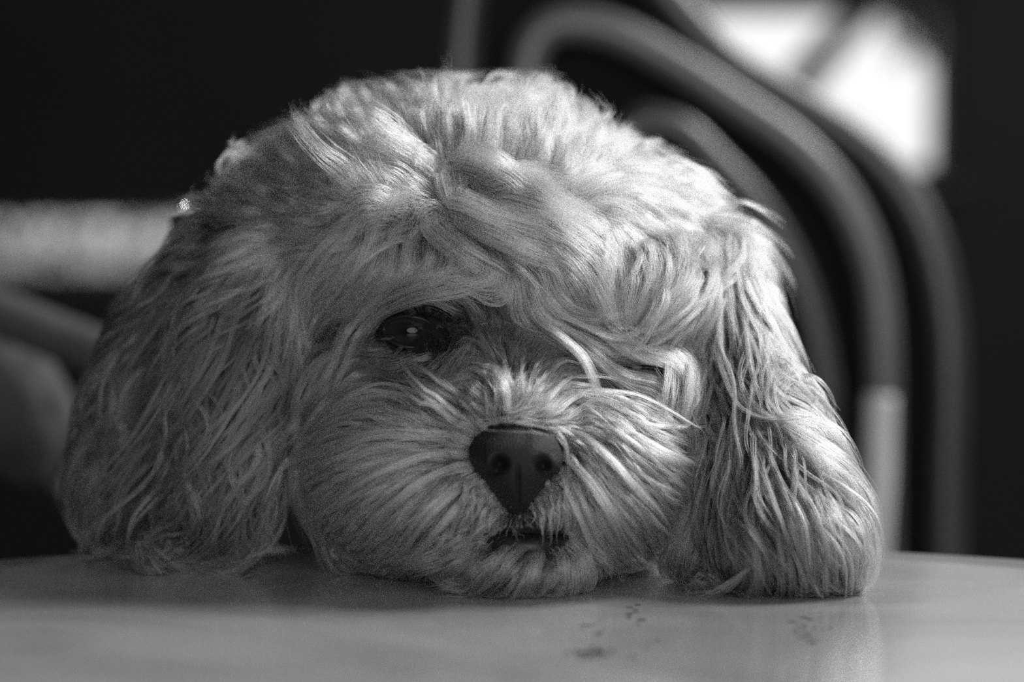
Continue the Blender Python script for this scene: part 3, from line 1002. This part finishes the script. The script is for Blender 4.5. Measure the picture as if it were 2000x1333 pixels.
def blocked(x, y):
    """bare places: nose leather, open eyes, mouth slit"""
    if ((x - 1008) / 92) ** 2 + ((y - 890) / 54) ** 2 < 1: return True
    if abs(x - 1008) < 60 - (y - 930) * .7 and 900 < y < 1002: return True
    if ((x - 803) / 66) ** 2 + ((y - 648) / 40) ** 2 < 1: return True
    if ((x - 1238) / 52) ** 2 + ((y - 720) / 20) ** 2 < 1: return True
    if ((x - 1036) / 78) ** 2 + ((y - 1060) / 14) ** 2 < 1: return True
    return False


K = 14
LOCKS = {}      # bucket -> list of (P (K,3), N (K,3), nh, params)


def on_table(p):
    return (p.x - TC.x) ** 2 + (p.y - TC.y) ** 2 < (TR + .002) ** 2


def bucket(reg):
    return {'earl': 'ear_fur_a', 'earr': 'ear_fur_b', 'muzzle': 'muzzle_fur', 'lip': 'muzzle_fur', 'chin': 'chin_fur', 'body': 'body_fur',
            'tuft': 'forelock_fur', 'brow': 'brow_fur', 'mask': 'face_fur', 'stop': 'face_fur', 'cheek': 'cheek_fur'}.get(reg, 'head_fur')


me_v = dog_me.vertices
for fi in idx:
    poly = dog_me.polygons[int(fi)]
    vs = [me_v[v].co for v in poly.vertices]
    a, b_, = random.random(), random.random()
    if a + b_ > 1: a, b_ = 1 - a, 1 - b_
    p = vs[0] + (vs[1] - vs[0]) * a + (vs[2] - vs[0]) * b_
    n = poly.normal.copy()
    x, y = proj(p)
    if facing[fi] > 0 and blocked(x, y): continue
    if on_table(p) and p.z < TT + .002: continue
    t, reg, kw = flow(p, n)
    R = dict(REG[reg]); R.update(kw)
    if facing[fi] > 0:
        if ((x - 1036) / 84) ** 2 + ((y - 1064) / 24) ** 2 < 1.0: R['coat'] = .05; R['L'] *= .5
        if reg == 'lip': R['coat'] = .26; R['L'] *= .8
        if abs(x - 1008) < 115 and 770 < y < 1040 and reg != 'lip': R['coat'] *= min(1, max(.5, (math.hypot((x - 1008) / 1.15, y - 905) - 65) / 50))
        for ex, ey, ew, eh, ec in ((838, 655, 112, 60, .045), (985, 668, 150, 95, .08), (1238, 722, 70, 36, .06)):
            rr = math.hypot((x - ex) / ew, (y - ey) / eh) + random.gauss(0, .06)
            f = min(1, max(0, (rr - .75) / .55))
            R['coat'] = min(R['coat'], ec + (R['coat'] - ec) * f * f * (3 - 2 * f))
    lay = random.uniform(.2, 1.1)
    if reg == 'crown' and random.random() < .06: lay = random.uniform(1.1, 1.6)
    L = R['L'] * random.uniform(.7, 1.15)
    if reg == 'muzzle':                     # short close to the nose and the lip
        dn = math.hypot(x - 1008, y - 900)
        L *= min(1, max(.35, (dn - 60) / 160))
    if reg in ('earl', 'earr'):
        L *= min(1, max(.55, 1.25 - (p.z - TT) / .12 * .3))
    step = L / (K - 1)
    P = [p - n * .001]; N = [n]
    cur = p.copy()
    d = (t * .85 + n * .55).normalized() if reg == 'crown' else (t + n * .25).normalized()
    for k in range(1, K):
        s = k / (K - 1)
        loc, nn, _, dist = bvh.find_nearest(cur)
        t2, _, _ = flow(cur, nn)
        free = min(1, max(0, (dist - .02) / .02))
        g = .10 if reg in ('earl', 'earr') else .03
        d = (d * .45 + t2 * .55 * (1 - free * .7) + Vector((0, 0, -g)) * (.4 + free)).normalized()
        cur = cur + d * step
        loc, nn, _, dist = bvh.find_nearest(cur)
        hgt = (cur - loc).dot(nn)
        want = R['lift'] * lay * min(1, s * 2.2)
        if hgt < want: cur = cur + nn * (want - hgt) * .8
        elif dist < .03: cur = cur - nn * (hgt - want) * R['at']
        if on_table(cur) and cur.z < TT + .0012: cur.z = TT + .0012
        P.append(cur.copy()); N.append(nn.copy())
    if facing[fi] > 0:
        hide = False
        for q in P[3:]:
            x, y = proj(q)
            if ((x - 803) / 60) ** 2 + ((y - 650) / 31) ** 2 < 1 or ((x - 1238) / 34) ** 2 + ((y - 716) / 11) ** 2 < 1: hide = True
            if ((x - 1036) / 76) ** 2 + ((y - 1062) / 19) ** 2 < 1: hide = True
        if hide: continue
    LOCKS.setdefault(bucket(reg), []).append((P, N, None, R, reg))

for reg, P3, N3, feat, kw in FEATS:
    R = dict(REG[reg]); R.update(kw)
    for rep in range(6 if reg == 'tuft' else 3):
        m = len(P3)
        jit = Vector((random.gauss(0, 1), random.gauss(0, .4), random.gauss(0, 1))) * (0 if rep == 0 else .0045 if reg == 'tuft' else .0022)
        P, N = [], []
        for k in range(K):
            f = k / (K - 1) * (m - 1); i = min(int(f), m - 2); t = f - i
            q = P3[i].lerp(P3[i + 1], t) + jit * (.5 + k / K)
            nn = N3[i].lerp(N3[i + 1], t).normalized()
            q = q + nn * (.001 + .001 * rep) * (k > 0)
            if on_table(q) and q.z < TT + .0012: q.z = TT + .0012
            P.append(q); N.append(nn)
        R2 = dict(R); R2['wa'] = R['wa'] * .3; R2['r0'] = R['r0'] * (1.5 if rep == 0 else 1.1); R2['cv'] = .16
        if reg == 'brow' and 'coat' not in kw: R2['coat'] = R['coat'] * random.uniform(.95, 1.3)
        if reg in ('earl', 'earr') and R['coat'] < .4: R2['coat'] = R['coat'] * random.uniform(.8, 1.7)
        if reg == 'muzzle': R2['coat'] = min(.85, R['coat'] * random.uniform(.9, 1.35))
        if reg in ('earl', 'earr') and R['coat'] > .4: R2['r0'] = .0042; R2['cl'] = .55
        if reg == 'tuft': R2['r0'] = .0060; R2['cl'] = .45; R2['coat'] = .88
        if reg == 'chin': R2['r0'] = .0030; R2['cl'] = .4
        LOCKS.setdefault(bucket(reg), []).append((P, N, int(feat * (1.0 if reg == 'tuft' else .6 if rep == 0 else .3)), R2, reg))


def build_fur(name, locks, per, pts, label, rad=.000062):
    Ps, rad_all, coat_all, cnt = [], [], [], 0
    s = np.linspace(0, 1, pts)
    for P, N, nh, R, reg in locks:
        P = np.array([tuple(v) for v in P]); N = np.array([tuple(v) for v in N])
        nh = nh or per
        T = np.gradient(P, axis=0); T /= np.linalg.norm(T, axis=1)[:, None] + 1e-9
        N = N - T * (N * T).sum(1)[:, None]; N /= np.linalg.norm(N, axis=1)[:, None] + 1e-9
        B = np.cross(T, N)
        Lk = np.linalg.norm(np.diff(P, axis=0), axis=1).sum()
        ln = rng.uniform(.62, 1.0, nh)
        f = np.outer(ln, s) * (K - 1)
        i = np.minimum(f.astype(int), K - 2); t = (f - i)[..., None]
        # catmull-free smooth interpolation
        pos = P[i] * (1 - t) + P[i + 1] * t
        nn = N[i] * (1 - t) + N[i + 1] * t
        bb = B[i] * (1 - t) + B[i + 1] * t
        ss = f / (K - 1)
        ang = rng.uniform(0, 2 * np.pi, nh); rr = np.sqrt(rng.uniform(0, 1, nh)) * R['r0']
        u, v = np.cos(ang) * rr, np.sin(ang) * rr
        c = 1 - R['cl'] * ss ** .75
        tipu = rng.normal(0, R['sp'], nh)[:, None] * ss ** 1.6; tipv = np.abs(rng.normal(0, R['sp'], nh))[:, None] * ss ** 1.6
        ph = rng.uniform(0, 6.28); ph2 = ph + 1.7
        wl = R['wl'] * rng.uniform(.8, 1.25)
        wave = R['wa'] * np.sin(2 * np.pi * ss * Lk / wl + ph) * np.minimum(1, ss * 2.5)
        wave2 = R['wa'] * .5 * np.sin(2 * np.pi * ss * Lk / wl + ph2) * np.minimum(1, ss * 2.5)
        fz = R['fz'] * np.sin(2 * np.pi * (ss * rng.uniform(.8, 2.6, nh)[:, None]) + rng.uniform(0, 6.28, nh)[:, None]) * ss
        fz2 = R['fz'] * np.sin(2 * np.pi * (ss * rng.uniform(.8, 2.6, nh)[:, None]) + rng.uniform(0, 6.28, nh)[:, None]) * ss
        lat = u[:, None] * c + tipu + wave + fz
        up = v[:, None] * c * np.minimum(1, ss * 3) * .8 + tipv + wave2 + fz2
        fly = rng.random(nh) < R.get('fly', .02)
        lat = lat + np.where(fly, rng.normal(0, .002, nh), 0)[:, None] * ss ** 1.5
        up = up + np.where(fly, np.abs(rng.normal(0, .003, nh)), 0)[:, None] * ss ** 1.5
        q = pos + bb * lat[..., None] + nn * up[..., None]
        on = ((q[..., 0] - TC.x) ** 2 + (q[..., 1] - TC.y) ** 2) < (TR + .002) ** 2
        q[..., 2] = np.where(on, np.maximum(q[..., 2], TT + .0004), q[..., 2])
        Ps.append(q.reshape(-1, 3))
        r = rad * rng.uniform(.7, 1.2, nh)[:, None] * (1 - .75 * s[None, :] ** 2.5)
        rad_all.append(r.ravel())
        coat_all.append(np.clip(R['coat'] * rng.uniform(1 - R.get('cv', .14), 1 + R.get('cv', .14)) * rng.uniform(.82, 1.15, nh), .01, .92))
        cnt += nh
    cu = bpy.data.hair_curves.new(name)
    cu.add_curves([pts] * cnt)
    cu.attributes['position'].data.foreach_set('vector', np.concatenate(Ps).astype(np.float32).ravel())
    ra = cu.attributes.get('radius') or cu.attributes.new('radius', 'FLOAT', 'POINT')
    ra.data.foreach_set('value', np.concatenate(rad_all).astype(np.float32))
    ca = cu.attributes.new('coat', 'FLOAT', 'CURVE')
    ca.data.foreach_set('value', np.concatenate(coat_all).astype(np.float32))
    cu.materials.append(M_HAIR)
    o = bpy.data.objects.new(name, cu)
    COL.objects.link(o)
    o.parent = dog
    o['kind'] = 'stuff'
    if label: o['label'] = label
    return o


SPEC = {'ear_fur_a': ('ear_fur', 16, 18, 'long wavy grey ear hair'), 'ear_fur_b': ('ear_fur', 16, 18, 'long wavy ear hair, edge light put in as paler outer locks'),
        'muzzle_fur': ('muzzle_fur', 14, 11, None), 'chin_fur': ('chin_fur', 16, 10, None), 'body_fur': ('body_fur', 20, 8, None), 'forelock_fur': ('forelock_fur', 24, 11, 'pale forelock, sunlight put into the hair colour'),
        'brow_fur': ('brow_fur', 22, 11, None), 'face_fur': ('face_fur', 18, 8, 'dark short hair round the eyes'), 'cheek_fur': ('cheek_fur', 20, 11, None), 'head_fur': ('head_fur', 24, 11, None)}
for bk, locks in LOCKS.items():
    nm, per, pts, lab = SPEC[bk]
    build_fur(nm, locks, per, pts, lab)

# whiskers and dark lashes
wl = []
for pts in ([(620, 935), (680, 922), (730, 925)], [(665, 1018), (690, 990), (715, 965)], [(780, 1012), (810, 1008), (828, 996)], [(1225, 968), (1260, 952), (1295, 962)], [(1235, 980), (1270, 986), (1305, 984)],
            [(1240, 985), (1260, 1000), (1275, 1010)], [(1480, 822), (1540, 815), (1605, 802)], [(1480, 826), (1545, 822), (1600, 812)], [(770, 843), (800, 848), (830, 852)], [(1280, 720), (1310, 770), (1325, 800)], [(1270, 700), (1300, 745), (1318, 790)]):
    P2 = catmull([Vector((x, y, 0)) for x, y in pts], K)
    P = []
    for p in P2:
        hit, nn = surf(p.x, p.y)
        yy = (hit.y - .011) if hit is not None else (P[-1].y if P else .03)
        P.append(W(p.x, p.y, yy))
    wl.append((P, [Vector((0, -1, 0))] * K, 2, dict(r0=.0006, cl=.2, sp=.0006, wa=0, wl=.02, fz=.0002, coat=.02), 'w'))
build_fur('whisker', wl, 2, 10, 'sparse dark whiskers', rad=.00008)
